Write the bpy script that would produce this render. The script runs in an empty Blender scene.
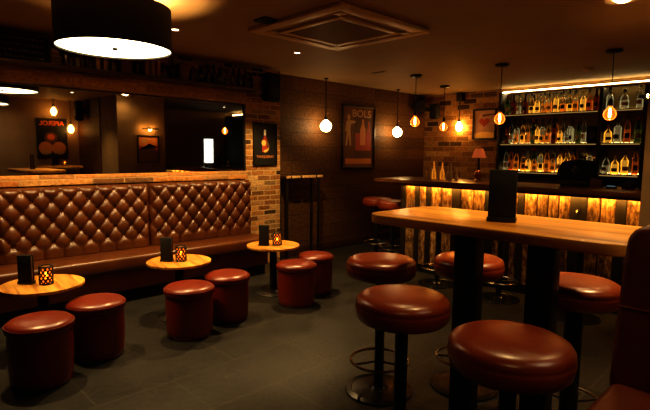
import bpy, bmesh, math, random
from mathutils import Vector, Matrix
random.seed(7)
PI = math.pi
sc = bpy.context.scene
COL = sc.collection

# ------------------------------------------------------------------ materials
def new_mat(name):
    m = bpy.data.materials.new(name); m.use_nodes = True
    nt = m.node_tree; nt.nodes.clear()
    out = nt.nodes.new('ShaderNodeOutputMaterial')
    return m, nt, out

def nd(nt, typ, **kw):
    n = nt.nodes.new(typ)
    for k, v in kw.items():
        if k == 'ins':
            for a, b in v.items(): n.inputs[a].default_value = b
        else: setattr(n, k, v)
    return n

def c4(c): return (c[0], c[1], c[2], 1)

def ramp(nt, fac, stops):
    r = nt.nodes.new('ShaderNodeValToRGB')
    el = r.color_ramp.elements
    while len(el) < len(stops): el.new(0.5)
    for e, (p, c) in zip(el, stops): e.position = p; e.color = c4(c)
    nt.links.new(fac, r.inputs[0])
    return r.outputs[0]

def plain(name, col, rough=0.5, metal=0.0, spec=0.5, noise=0.0, nscale=20, bump=0.0, coat=0.0):
    m, nt, out = new_mat(name)
    p = nd(nt, 'ShaderNodeBsdfPrincipled')
    p.inputs['Base Color'].default_value = c4(col); p.inputs['Roughness'].default_value = rough
    p.inputs['Metallic'].default_value = metal; p.inputs['Specular IOR Level'].default_value = spec
    p.inputs['Coat Weight'].default_value = coat
    if noise or bump:
        tc = nd(nt, 'ShaderNodeTexCoord')
        n = nd(nt, 'ShaderNodeTexNoise', ins={'Scale': nscale, 'Detail': 4})
        nt.links.new(tc.outputs['Object'], n.inputs['Vector'])
        if noise:
            lo = tuple(c * (1 - noise) for c in col); hi = tuple(min(1, c * (1 + noise)) for c in col)
            nt.links.new(ramp(nt, n.outputs[0], [(0.3, lo), (0.7, hi)]), p.inputs['Base Color'])
        if bump:
            b = nd(nt, 'ShaderNodeBump', ins={'Strength': bump, 'Distance': 0.01})
            nt.links.new(n.outputs[0], b.inputs['Height']); nt.links.new(b.outputs[0], p.inputs['Normal'])
    nt.links.new(p.outputs[0], out.inputs[0])
    return m

def emit(name, col, strength):
    m, nt, out = new_mat(name)
    e = nd(nt, 'ShaderNodeEmission', ins={'Color': c4(col), 'Strength': strength})
    nt.links.new(e.outputs[0], out.inputs[0])
    return m

def glass(name, tint, gloss=0.25, rough=0.08, glow=None, glow_s=0.0):
    """thin clear glass: tinted transparency with a fresnel gloss, optional inner glow"""
    m, nt, out = new_mat(name)
    t = nd(nt, 'ShaderNodeBsdfTransparent', ins={'Color': c4(tint)})
    g = nd(nt, 'ShaderNodeBsdfGlossy', ins={'Color': (1, 1, 1, 1), 'Roughness': rough})
    lw = nd(nt, 'ShaderNodeLayerWeight', ins={'Blend': gloss})
    mx = nd(nt, 'ShaderNodeMixShader')
    nt.links.new(lw.outputs['Fresnel'], mx.inputs[0]); nt.links.new(t.outputs[0], mx.inputs[1]); nt.links.new(g.outputs[0], mx.inputs[2])
    last = mx.outputs[0]
    if glow:
        e = nd(nt, 'ShaderNodeEmission', ins={'Color': c4(glow), 'Strength': glow_s})
        a = nd(nt, 'ShaderNodeAddShader')
        nt.links.new(last, a.inputs[0]); nt.links.new(e.outputs[0], a.inputs[1]); last = a.outputs[0]
    nt.links.new(last, out.inputs[0])
    return m

def leather(name, dark, light, rough=0.36, bump=0.25):
    m, nt, out = new_mat(name)
    p = nd(nt, 'ShaderNodeBsdfPrincipled', ins={'Roughness': rough, 'Specular IOR Level': 0.6, 'Coat Weight': 0.08, 'Coat Roughness': 0.25})
    tc = nd(nt, 'ShaderNodeTexCoord')
    n = nd(nt, 'ShaderNodeTexNoise', ins={'Scale': 5, 'Detail': 5})
    v = nd(nt, 'ShaderNodeTexVoronoi', ins={'Scale': 160})
    n2 = nd(nt, 'ShaderNodeTexNoise', ins={'Scale': 26, 'Detail': 3})
    for k in (n, v, n2): nt.links.new(tc.outputs['Object'], k.inputs['Vector'])
    nt.links.new(ramp(nt, n.outputs[0], [(0.3, dark), (0.72, light)]), p.inputs['Base Color'])
    nt.links.new(ramp(nt, n2.outputs[0], [(0.3, (rough - .03,) * 3), (0.7, (rough + .04,) * 3)]), p.inputs['Roughness'])
    ad = nd(nt, 'ShaderNodeMath', operation='ADD')
    nt.links.new(n.outputs[0], ad.inputs[0]); nt.links.new(n2.outputs[0], ad.inputs[1])
    b = nd(nt, 'ShaderNodeBump', ins={'Strength': bump, 'Distance': 0.004})
    nt.links.new(ad.outputs[0], b.inputs['Height']); nt.links.new(b.outputs[0], p.inputs['Normal'])
    nt.links.new(p.outputs[0], out.inputs[0])
    return m

def plane_vec(nt, axis):
    """world position laid flat: axis 'x' -> (y,z), 'y' -> (x,z), 'z' -> (x,y)"""
    g = nd(nt, 'ShaderNodeNewGeometry'); s = nd(nt, 'ShaderNodeSeparateXYZ'); c = nd(nt, 'ShaderNodeCombineXYZ')
    nt.links.new(g.outputs['Position'], s.inputs[0])
    a, b = {'x': ('Y', 'Z'), 'y': ('X', 'Z'), 'z': ('Y', 'X')}[axis]
    nt.links.new(s.outputs[a], c.inputs['X']); nt.links.new(s.outputs[b], c.inputs['Y'])
    return c.outputs[0]

def brick(name, axis, cols, mortar, bw=0.215, rh=0.072, msize=0.008, rough=0.85, bump=0.8, seed=0):
    m, nt, out = new_mat(name)
    p = nd(nt, 'ShaderNodeBsdfPrincipled', ins={'Roughness': rough, 'Specular IOR Level': 0.25})
    vec = plane_vec(nt, axis)
    nz = nd(nt, 'ShaderNodeTexNoise', ins={'Scale': 9, 'Detail': 3}); nt.links.new(vec, nz.inputs['Vector'])
    mixv = nd(nt, 'ShaderNodeMixRGB', blend_type='LINEAR_LIGHT', ins={'Fac': 0.008})
    nt.links.new(vec, mixv.inputs[1]); nt.links.new(nz.outputs['Color'], mixv.inputs[2])
    br = nd(nt, 'ShaderNodeTexBrick', ins={'Scale': 1, 'Mortar Size': msize, 'Mortar Smooth': 0.3, 'Bias': 0, 'Brick Width': bw, 'Row Height': rh,
            'Color1': (0, 0, 0, 1), 'Color2': (1, 1, 1, 1), 'Mortar': (0, 0, 0, 1)})
    nt.links.new(mixv.outputs[0], br.inputs['Vector'])
    n = len(cols)
    tone = ramp(nt, br.outputs['Color'], [(i / max(1, n - 1), c) for i, c in enumerate(cols)])
    n2 = nd(nt, 'ShaderNodeTexNoise', ins={'Scale': 28, 'Detail': 6}); nt.links.new(vec, n2.inputs['Vector'])
    shade = ramp(nt, n2.outputs[0], [(0.3, (0.5, 0.48, 0.45)), (0.7, (1.15, 1.1, 1.05))])
    mul = nd(nt, 'ShaderNodeMixRGB', blend_type='MULTIPLY', ins={'Fac': 0.85})
    nt.links.new(tone, mul.inputs[1]); nt.links.new(shade, mul.inputs[2])
    mm = nd(nt, 'ShaderNodeMixRGB', ins={'Color2': c4(mortar)})
    nt.links.new(br.outputs['Fac'], mm.inputs[0]); nt.links.new(mul.outputs[0], mm.inputs[1])
    nt.links.new(mm.outputs[0], p.inputs['Base Color'])
    h = nd(nt, 'ShaderNodeMath', operation='SUBTRACT'); nt.links.new(n2.outputs[0], h.inputs[0]); nt.links.new(br.outputs['Fac'], h.inputs[1])
    b = nd(nt, 'ShaderNodeBump', ins={'Strength': bump, 'Distance': 0.012})
    nt.links.new(h.outputs[0], b.inputs['Height']); nt.links.new(b.outputs[0], p.inputs['Normal'])
    nt.links.new(p.outputs[0], out.inputs[0])
    return m

def wood(name, cols, plank=None, axis='x', scale=3.0, rough=0.4, bump=0.15, obj=True, coat=0.0):
    """grain stretched along the local axis; plank = width of boards across it"""
    m, nt, out = new_mat(name)
    p = nd(nt, 'ShaderNodeBsdfPrincipled', ins={'Roughness': rough, 'Specular IOR Level': 0.45, 'Coat Weight': coat, 'Coat Roughness': 0.2})
    tc = nd(nt, 'ShaderNodeTexCoord')
    mp = nd(nt, 'ShaderNodeMapping')
    s = {'x': (0.35, 5, 5), 'y': (5, 0.35, 5), 'z': (5, 5, 0.35)}[axis]
    mp.inputs['Scale'].default_value = tuple(k * scale for k in s)
    nt.links.new(tc.outputs['Object'], mp.inputs['Vector'])
    n = nd(nt, 'ShaderNodeTexNoise', ins={'Scale': 1.0, 'Detail': 7, 'Distortion': 0.6}); nt.links.new(mp.outputs[0], n.inputs['Vector'])
    col = ramp(nt, n.outputs[0], [(0.28 + 0.44 * i / max(1, len(cols) - 1), c) for i, c in enumerate(cols)])
    if plank:
        sx = nd(nt, 'ShaderNodeSeparateXYZ'); nt.links.new(tc.outputs['Object'], sx.inputs[0])
        across = {'x': 'Y', 'y': 'X', 'z': 'X'}[axis]
        dv = nd(nt, 'ShaderNodeMath', operation='DIVIDE', ins={1: plank}); nt.links.new(sx.outputs[across], dv.inputs[0])
        fl = nd(nt, 'ShaderNodeMath', operation='FLOOR'); nt.links.new(dv.outputs[0], fl.inputs[0])
        wn = nd(nt, 'ShaderNodeTexWhiteNoise', noise_dimensions='1D'); nt.links.new(fl.outputs[0], wn.inputs['W'])
        sh = ramp(nt, wn.outputs['Value'], [(0, (0.62, 0.6, 0.58)), (1, (1.1, 1.08, 1.05))])
        mu = nd(nt, 'ShaderNodeMixRGB', blend_type='MULTIPLY', ins={'Fac': 1}); nt.links.new(col, mu.inputs[1]); nt.links.new(sh, mu.inputs[2])
        col = mu.outputs[0]
    nt.links.new(col, p.inputs['Base Color'])
    b = nd(nt, 'ShaderNodeBump', ins={'Strength': bump, 'Distance': 0.004})
    nt.links.new(n.outputs[0], b.inputs['Height']); nt.links.new(b.outputs[0], p.inputs['Normal'])
    nt.links.new(p.outputs[0], out.inputs[0])
    return m

def planks_wall(name, axis, cols, gap):
    m = brick(name, axis, cols, gap, bw=1.7, rh=0.185, msize=0.004, rough=0.6, bump=0.35)
    return m

def floor_mat():
    m, nt, out = new_mat('slate_tile')
    p = nd(nt, 'ShaderNodeBsdfPrincipled', ins={'Roughness': 0.42, 'Specular IOR Level': 0.4})
    vec = plane_vec(nt, 'z')
    br = nd(nt, 'ShaderNodeTexBrick', ins={'Scale': 1, 'Mortar Size': 0.004, 'Mortar Smooth': 0.1, 'Bias': 0, 'Brick Width': 0.9, 'Row Height': 0.45,
            'Color1': (0.82, 0.82, 0.82, 1), 'Color2': (1, 1, 1, 1), 'Mortar': (0.5, 0.5, 0.5, 1)})
    nt.links.new(vec, br.inputs['Vector'])
    n = nd(nt, 'ShaderNodeTexNoise', ins={'Scale': 3.5, 'Detail': 8, 'Roughness': 0.65}); nt.links.new(vec, n.inputs['Vector'])
    n2 = nd(nt, 'ShaderNodeTexNoise', ins={'Scale': 40, 'Detail': 4}); nt.links.new(vec, n2.inputs['Vector'])
    col = ramp(nt, n.outputs[0], [(0.3, (0.017, 0.016, 0.015)), (0.7, (0.038, 0.0355, 0.032))])
    mu = nd(nt, 'ShaderNodeMixRGB', blend_type='MULTIPLY', ins={'Fac': 1}); nt.links.new(col, mu.inputs[1]); nt.links.new(br.outputs['Color'], mu.inputs[2])
    mm = nd(nt, 'ShaderNodeMixRGB', ins={'Color2': (0.060, 0.053, 0.043, 1)}); nt.links.new(br.outputs['Fac'], mm.inputs[0]); nt.links.new(mu.outputs[0], mm.inputs[1])
    nt.links.new(mm.outputs[0], p.inputs['Base Color'])
    nt.links.new(ramp(nt, n2.outputs[0], [(0.3, (0.36,) * 3), (0.7, (0.52,) * 3)]), p.inputs['Roughness'])
    b = nd(nt, 'ShaderNodeBump', ins={'Strength': 0.12, 'Distance': 0.005}); nt.links.new(n2.outputs[0], b.inputs['Height']); nt.links.new(b.outputs[0], p.inputs['Normal'])
    nt.links.new(p.outputs[0], out.inputs[0])
    return m

def peeling():
    m, nt, out = new_mat('peeling_board')
    p = nd(nt, 'ShaderNodeBsdfPrincipled', ins={'Roughness': 0.55})
    tc = nd(nt, 'ShaderNodeTexCoord'); mp = nd(nt, 'ShaderNodeMapping'); mp.inputs['Scale'].default_value = (34, 34, 12)
    nt.links.new(tc.outputs['Object'], mp.inputs['Vector'])
    n = nd(nt, 'ShaderNodeTexNoise', ins={'Scale': 1, 'Detail': 8, 'Roughness': 0.7, 'Distortion': 0.3}); nt.links.new(mp.outputs[0], n.inputs['Vector'])
    mp2 = nd(nt, 'ShaderNodeMapping'); mp2.inputs['Scale'].default_value = (16, 16, 0.3)
    nt.links.new(tc.outputs['Object'], mp2.inputs['Vector'])
    n2 = nd(nt, 'ShaderNodeTexNoise', ins={'Scale': 1.5, 'Detail': 3}); nt.links.new(mp2.outputs[0], n2.inputs['Vector'])
    c1 = ramp(nt, n.outputs[0], [(0.36, (0.03, 0.016, 0.009)), (0.48, (0.24, 0.12, 0.045)), (0.62, (0.56, 0.37, 0.17))])
    sh = ramp(nt, n2.outputs[0], [(0.38, (0.45, 0.42, 0.38)), (0.62, (1.1, 1.05, 1))])
    mu = nd(nt, 'ShaderNodeMixRGB', blend_type='MULTIPLY', ins={'Fac': 0.9}); nt.links.new(c1, mu.inputs[1]); nt.links.new(sh, mu.inputs[2])
    nt.links.new(mu.outputs[0], p.inputs['Base Color'])
    b = nd(nt, 'ShaderNodeBump', ins={'Strength': 0.4, 'Distance': 0.004}); nt.links.new(n.outputs[0], b.inputs['Height']); nt.links.new(b.outputs[0], p.inputs['Normal'])
    nt.links.new(p.outputs[0], out.inputs[0])
    return m

WARM = (1.0, 0.50, 0.16)
M = {}
M['leather'] = leather('oxblood_leather', (0.064, 0.0185, 0.0032), (0.108, 0.032, 0.006), rough=.37, bump=.06)
M['leather_seat'] = leather('stool_leather', (0.165, 0.027, 0.006), (0.22, 0.038, 0.009), rough=0.32, bump=.015)
M['leather_otto'] = leather('ottoman_leather', (0.135, 0.017, 0.006), (0.185, 0.025, 0.008), rough=0.33, bump=.05)
M['leather_dark'] = leather('booth_leather', (0.10, 0.020, 0.006), (0.15, 0.030, 0.008), rough=0.42, bump=.06)
M['black'] = plain('black_metal', (0.012, 0.011, 0.010), 0.38, 0.0, 0.5)
M['black_gloss'] = plain('black_gloss', (0.008, 0.008, 0.008), 0.25)
M['black_matt'] = plain('black_matt', (0.012, 0.010, 0.009), 0.8, bump=0.1, nscale=60)
M['chrome'] = plain('worn_chrome', (0.45, 0.40, 0.34), 0.25, 1.0)
M['steel'] = plain('dull_steel', (0.10, 0.09, 0.08), 0.4, 0.8)
M['brass'] = plain('brass', (0.55, 0.35, 0.10), 0.3, 1.0)
M['shade'] = plain('drum_fabric', (0.022, 0.015, 0.010), 0.85, bump=0.2, nscale=180)
M['wood_round'] = wood('round_top_wood', [(0.20, 0.06, 0.008), (0.66, 0.30, 0.045), (0.78, 0.42, 0.085), (0.55, 0.22, 0.03)], plank=0.10, axis='x', rough=0.42, scale=5.0)
M['wood_table'] = wood('long_top_wood', [(0.22, 0.075, 0.010), (0.62, 0.27, 0.04), (0.78, 0.38, 0.07), (0.48, 0.19, 0.03)], plank=0.115, axis='x', rough=0.36, scale=3.0, coat=0.15)
M['wood_dark'] = wood('dark_wood', [(0.035, 0.016, 0.007), (0.075, 0.034, 0.014)], axis='x', rough=0.45)
M['wood_counter'] = wood('counter_wood', [(0.07, 0.028, 0.010), (0.16, 0.065, 0.02)], axis='x', rough=0.3)
M['board'] = peeling()
M['board_dark'] = wood('dark_board', [(0.010, 0.008, 0.007), (0.028, 0.018, 0.012)], axis='z', rough=0.6)
M['brick_x'] = brick('reclaimed_brick_left', 'x', [(0.035, 0.024, 0.018), (0.42, 0.20, 0.065), (0.60, 0.33, 0.12), (0.26, 0.11, 0.04), (0.66, 0.43, 0.20), (0.05, 0.034, 0.024)], (0.50, 0.34, 0.17), rh=.062, bw=.19)
M['brick_sill'] = brick('sill_brick', 'x', [(0.62, 0.30, 0.09), (0.50, 0.20, 0.06), (0.66, 0.36, 0.13), (0.16, 0.09, 0.05), (0.58, 0.27, 0.08)], (0.45, 0.27, 0.12), bw=.30, rh=.06)
M['brick_y'] = brick('reclaimed_brick_rear', 'y', [(0.04, 0.025, 0.016), (0.34, 0.17, 0.06), (0.46, 0.25, 0.09), (0.21, 0.10, 0.04), (0.50, 0.30, 0.12), (0.06, 0.035, 0.02)], (0.34, 0.22, 0.11), bw=0.23, rh=0.085)
M['brick_beam'] = brick('dark_brick_beam', 'x', [(0.22, 0.12, 0.055), (0.44, 0.24, 0.09), (0.54, 0.30, 0.11), (0.34, 0.17, 0.065)], (0.38, 0.24, 0.11), bw=0.4, rh=0.09)
M['plank_x'] = planks_wall('rough_planks_left', 'x', [(0.070, 0.038, 0.016), (0.13, 0.068, 0.028), (0.10, 0.052, 0.022), (0.17, 0.088, 0.036)], (0.035, 0.019, 0.009))
M['plank_y'] = planks_wall('rough_planks_right', 'y', [(0.06, 0.03, 0.015), (0.11, 0.05, 0.022), (0.08, 0.036, 0.017)], (0.012, 0.007, 0.005))
M['plaster'] = plain('brown_plaster', (0.26, 0.16, 0.085), 0.8, noise=0.12, nscale=4, bump=0.1)
M['plaster_end'] = plain('partition_plaster', (0.17, 0.105, 0.05), 0.8, noise=0.15, nscale=4, bump=0.1)
M['plaster_dark'] = plain('dark_plaster', (0.11, 0.075, 0.045), 0.8, noise=0.15, nscale=4, bump=0.1)
M['ceiling'] = plain('ceiling_paint', (0.30, 0.20, 0.105), 0.7, noise=0.06, nscale=2.5)
M['ac'] = plain('cassette_plastic', (0.50, 0.36, 0.22), 0.45)
M['ac_dark'] = plain('cassette_grille', (0.28, 0.19, 0.105), 0.6)
M['floor'] = floor_mat()
M['mirror'] = plain('mirror_silver', (0.70, 0.68, 0.64), 0.02, 1.0)
M['diffuser'] = emit('lamp_diffuser', (1.0, 0.80, 0.48), 4.2)
M['uplight'] = emit('lamp_uplight', (1.0, 0.66, 0.28), 60.0)
M['bulb_white'] = emit('bulb_white', (1.0, 0.66, 0.30), 20.0)
M['bulb_warm'] = emit('bulb_warm', (1.0, 0.50, 0.13), 14.0)
M['bulb_hot'] = emit('bulb_hot', (1.0, 0.50, 0.12), 45.0)
M['filament'] = emit('filament', (1.0, 0.47, 0.14), 45.0)
M['bulb_glass'] = glass('amber_bulb_glass', (1.0, 0.62, 0.30), 0.2, 0.05, (1.0, 0.30, 0.05), 0.22)
M['led'] = emit('led_counter', (1.0, 0.50, 0.09), 50.0)
M['led_shelf'] = emit('led_shelf', (1.0, 0.72, 0.32), 12.0)
M['led_rear'] = emit('led_rear', (1.0, 0.66, 0.24), 4.0)
M['led_low'] = emit('led_under_shelf', (1.0, 0.62, 0.22), 0.16)
M['spot_lens'] = emit('spot_lens', (1.0, 0.80, 0.52), 9.0)
M['candle_glass'] = glass('candle_glass', (1.0, 0.55, 0.2), 0.2, 0.1, (1.0, 0.42, 0.06), 0.16)
M['flame'] = emit('flame', (1.0, 0.62, 0.18), 26.0)
M['wax'] = plain('wax', (0.5, 0.28, 0.10), 0.5)
M['backpanel'] = plain('lit_back_panel', (0.13, 0.10, 0.05), 0.35, noise=0.15, nscale=5)
M['cream'] = plain('cream_ink', (0.42, 0.25, 0.12), 0.7)
M['orange_ink'] = plain('orange_ink', (0.75, 0.16, 0.03), 0.6)
M['red_ink'] = plain('red_ink', (0.36, 0.045, 0.02), 0.7)
M['amber_ink'] = plain('amber_ink', (0.52, 0.20, 0.05), 0.7)
M['brown_ink'] = plain('brown_ink', (0.10, 0.045, 0.022), 0.8)
M['tan_ink'] = plain('tan_ink', (0.15, 0.065, 0.025), 0.8)
M['gold_ink'] = plain('gold_ink', (0.80, 0.50, 0.12), 0.5)
M['pink_paper'] = plain('pink_paper', (0.42, 0.23, 0.15), 0.6, noise=0.25, nscale=6)
M['white_ink'] = plain('white_ink', (0.85, 0.78, 0.66), 0.6)
M['night_ink'] = plain('night_ink', (0.010, 0.010, 0.010), 0.6)
M['chalk'] = plain('chalk', (0.22, 0.18, 0.14), 0.9)
M['menu_glow'] = emit('lit_menu', (0.95, 0.95, 0.80), 1.6)
M['peach_shade'] = None
m, nt, out = new_mat('peach_shade')
d_ = nd(nt, 'ShaderNodeBsdfDiffuse', ins={'Color': (0.6, 0.25, 0.12, 1)}); e_ = nd(nt, 'ShaderNodeEmission', ins={'Color': (1, 0.22, 0.06, 1), 'Strength': 0.15})
a_ = nd(nt, 'ShaderNodeAddShader'); nt.links.new(d_.outputs[0], a_.inputs[0]); nt.links.new(e_.outputs[0], a_.inputs[1]); nt.links.new(a_.outputs[0], out.inputs[0])
M['peach_shade'] = m
M['blue_glow'] = emit('blue_glow', (0.25, 0.5, 0.6), 0.35)
M['glass_clear'] = glass('clear_glass', (0.93, 0.92, 0.86), 0.32)
M['glass_green'] = glass('green_glass', (0.16, 0.20, 0.06), 0.3)
M['glass_brown'] = glass('brown_glass', (0.16, 0.07, 0.02), 0.3)
M['amber_liquid'] = glass('amber_liquid', (0.92, 0.55, 0.16), 0.15, 0.1, (1.0, 0.42, 0.06), 0.07)  # the bottle liquids emit faintly to imitate shelf light shining through
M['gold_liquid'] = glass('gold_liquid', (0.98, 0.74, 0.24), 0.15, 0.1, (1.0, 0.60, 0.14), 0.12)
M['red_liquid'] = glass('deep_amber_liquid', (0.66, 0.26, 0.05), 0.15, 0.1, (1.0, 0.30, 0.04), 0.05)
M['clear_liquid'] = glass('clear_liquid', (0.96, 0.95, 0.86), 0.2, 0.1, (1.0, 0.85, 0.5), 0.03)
M['label_cream'] = plain('bottle_label', (0.55, 0.42, 0.22), 0.7, noise=0.3, nscale=40)
M['edge_lit'] = plain('lit_edge_timber', (0.72, 0.46, 0.20), 0.5, noise=.15, nscale=30)  # pale tone stands for light on the narrow shelf's edge
M['label_dark'] = plain('bottle_label_dark', (0.05, 0.035, 0.025), 0.7)
M['label_mute'] = plain('faded_label', (0.30, 0.18, 0.08), 0.8)
M['label_red'] = plain('bottle_label_red', (0.35, 0.06, 0.02), 0.7)
M['cardboard'] = plain('brown_card', (0.16, 0.07, 0.03), 0.7, noise=0.2, nscale=12)

# ------------------------------------------------------------------ mesh builder
class MB:
    def __init__(s): s.bm = bmesh.new()
    def _faces(s, n0, mi):
        s.bm.faces.ensure_lookup_table()
        for f in s.bm.faces[n0:]: f.material_index = mi
    def box(s, x0, x1, y0, y1, z0, z1, bev=0.0, mi=0, seg=2):
        n0 = len(s.bm.faces)
        r = bmesh.ops.create_cube(s.bm, size=1)
        vs = r['verts']
        for v in vs:
            v.co = Vector((x0 + (v.co.x + .5) * (x1 - x0), y0 + (v.co.y + .5) * (y1 - y0), z0 + (v.co.z + .5) * (z1 - z0)))
        if bev:
            es = list({e for v in vs for e in v.link_edges})
            bmesh.ops.bevel(s.bm, geom=es, offset=bev, segments=seg, affect='EDGES', profile=0.5)
        s._faces(n0, mi); return s
    def lathe(s, prof, c=(0, 0, 0), n=32, mi=0, axis='z'):
        n0 = len(s.bm.faces); rings = []
        def pt(r, h, a):
            p = (r * math.cos(a), r * math.sin(a), h)
            if axis == 'x': p = (p[2], p[0], p[1])
            if axis == 'y': p = (p[0], p[2], p[1])
            return s.bm.verts.new((p[0] + c[0], p[1] + c[1], p[2] + c[2]))
        for r, h in prof:
            if r < 1e-6: rings.append([pt(0, h, 0)])
            else: rings.append([pt(r, h, 2 * PI * k / n) for k in range(n)])
        for a, b in zip(rings, rings[1:]):
            for k in range(n):
                k2 = (k + 1) % n
                if len(a) == 1 and len(b) == 1: continue
                if len(a) == 1: f = [a[0], b[k2], b[k]]
                elif len(b) == 1: f = [a[k], a[k2], b[0]]
                else: f = [a[k], a[k2], b[k2], b[k]]
                try: s.bm.faces.new(f)
                except ValueError: pass
        s._faces(n0, mi); return s
    def tube(s, pts, r, n=8, mi=0, closed=False):
        n0 = len(s.bm.faces); pts = [Vector(p) for p in pts]; rings = []; N = len(pts)
        up = Vector((0, 0, 1))
        for i, p in enumerate(pts):
            if closed: t = (pts[(i + 1) % N] - pts[i - 1]).normalized()
            else: t = (pts[min(i + 1, N - 1)] - pts[max(i - 1, 0)]).normalized()
            a = up if abs(t.dot(up)) < 0.95 else Vector((1, 0, 0))
            u = t.cross(a).normalized(); w = t.cross(u).normalized()
            rings.append([s.bm.verts.new(p + (u * math.cos(2 * PI * k / n) + w * math.sin(2 * PI * k / n)) * r) for k in range(n)])
        pairs = list(zip(rings, rings[1:])) + ([(rings[-1], rings[0])] if closed else [])
        for a, b in pairs:
            for k in range(n): s.bm.faces.new([a[k], a[(k + 1) % n], b[(k + 1) % n], b[k]])
        if not closed:
            s.bm.faces.new(rings[0][::-1]); s.bm.faces.new(rings[-1])
        s._faces(n0, mi); return s
    def poly(s, pts, mi=0, thick=0.0, axis='y'):
        """flat outline in local (x,z) at y = pts[][2] (or 0); front faces -y"""
        n0 = len(s.bm.faces)
        vs = [s.bm.verts.new(p) for p in pts]
        f = s.bm.faces.new(vs)
        if thick:
            r = bmesh.ops.extrude_face_region(s.bm, geom=[f])
            for v in [g for g in r['geom'] if isinstance(g, bmesh.types.BMVert)]: v.co += Vector({'y': (0, thick, 0), 'z': (0, 0, thick), 'x': (thick, 0, 0)}[axis])
        s._faces(n0, mi); return s
    def mesh(s, name, mats, sharp=38):
        bmesh.ops.recalc_face_normals(s.bm, faces=s.bm.faces[:])
        lim = math.radians(sharp)
        for f in s.bm.faces: f.smooth = True
        for e in s.bm.edges:
            if len(e.link_faces) == 2 and e.calc_face_angle(0) > lim: e.smooth = False
        me = bpy.data.meshes.new(name); s.bm.to_mesh(me); s.bm.free()
        for m in (mats if isinstance(mats, (list, tuple)) else [mats]): me.materials.append(m)
        return me
    def build(s, name, mats, parent=None, loc=(0, 0, 0), rz=0, sharp=38):
        return link(name, s.mesh(name, mats, sharp), parent, loc, rz)

def link(name, data, parent=None, loc=(0, 0, 0), rz=0):
    o = bpy.data.objects.new(name, data); COL.objects.link(o)
    o.location = loc; o.rotation_euler = (0, 0, rz)
    if parent: o.parent = parent
    return o

def tag(o, label, cat, group=None, kind=None):
    o['label'] = label; o['category'] = cat
    if group: o['group'] = group
    if kind: o['kind'] = kind
    return o

def thing(name, label, cat, loc=(0, 0, 0), rz=0, group=None):
    o = bpy.data.objects.new(name, None); COL.objects.link(o)
    o.location = loc; o.rotation_euler = (0, 0, rz); o.empty_display_size = 0.05
    return tag(o, label, cat, group)

def struct(o): o['kind'] = 'structure'; return o

def copy_thing(root, loc, label, rz=0, group=None):
    def rec(o, par):
        c = o.copy(); COL.objects.link(c)
        if par: c.parent = par
        for ch in list(o.children): rec(ch, c)
        return c
    r = rec(root, None); r.location = loc; r.rotation_euler = (0, 0, rz); r['label'] = label
    if group: r['group'] = group
    return r

def lettering(body, size, mat, parent, loc, width=None, mirror=False):
    cu = bpy.data.curves.new('txt', 'FONT'); cu.body = body; cu.size = size; cu.align_x = 'CENTER'; cu.align_y = 'CENTER'
    cu.extrude = 0.0006; cu.offset = size * 0.018
    tmp = bpy.data.objects.new('txt', cu); COL.objects.link(tmp)
    me = bpy.data.meshes.new_from_object(tmp)
    bpy.data.objects.remove(tmp); bpy.data.curves.remove(cu)
    w = max(v.co.x for v in me.vertices) - min(v.co.x for v in me.vertices)
    k = (width / w) if width else 1
    for v in me.vertices: v.co = Vector((v.co.x * k, -v.co.z, v.co.y))
    me.materials.clear(); me.materials.append(mat)
    return link('lettering', me, parent, loc)

ORD = ['first', 'second', 'third', 'fourth', 'fifth', 'sixth', 'seventh', 'eighth', 'ninth', 'tenth', 'eleventh', 'twelfth', 'thirteenth', 'fourteenth',
       'fifteenth', 'sixteenth', 'seventeenth', 'eighteenth', 'nineteenth', 'twentieth', 'twenty-first', 'twenty-second', 'twenty-third', 'twenty-fourth', 'twenty-fifth']

# ------------------------------------------------------------------ room shell
CZ = 2.40; AX = -4.88; PX = -5.0; BY = 7.30; RX = 1.2; FY = -1.2
struct(MB().box(-5.1, RX + .1, FY - .1, BY + .1, -0.1, 0).build('floor', M['floor']))
struct(MB().box(-5.1, RX + .1, FY - .1, BY + .1, CZ, CZ + .1).build('ceiling', M['ceiling']))
struct(MB().box(-5.1, AX, FY, 3.96, 0, CZ).build('wall_left', M['brick_x']))
struct(MB().box(-5.1, PX, 3.96, BY, 0, CZ).build('wall_left_plank', M['plank_x']))
struct(MB().box(-5.1, RX + .1, BY, BY + .1, 0, CZ).build('wall_back', M['brick_y']))
struct(MB().box(-5.1, RX + .1, FY - .1, FY, 0, CZ).build('wall_front', M['plaster_dark']))
struct(MB().box(RX, RX + .1, FY, BY, 0, CZ).build('wall_right', M['plaster']))
# partition between the lounge and the end of the bar
pt = MB().box(-0.80, RX, 3.52, 4.42, 0, CZ)
pm = pt.mesh('wall_partition', [M['plaster_end'], M['plank_y']])
po = struct(link('wall_partition', pm))
# timber boards on its far lounge face
struct(MB().box(0.0, RX, 3.505, 3.52, 0, CZ).build('wall_partition_plank', M['plank_y']))
# brick sill below the mirror and dark brick beam above it
struct(MB().box(AX, -4.82, FY, 3.42, 1.085, 1.178, 0.004).build('trim_1', M['brick_sill']))
struct(MB().box(AX, -4.84, FY, 3.42, 1.965, 2.10, 0.004).build('trim_2', M['brick_beam']))
# skirting
struct(MB().box(PX, PX + .015, 3.97, BY, 0, 0.12, .003).build('baseboard_left', M['wood_dark']))
struct(MB().box(-.82, -.80, 3.52, 4.42, 0, 0.12, .003).build('baseboard_right', M['wood_dark']))

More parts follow.
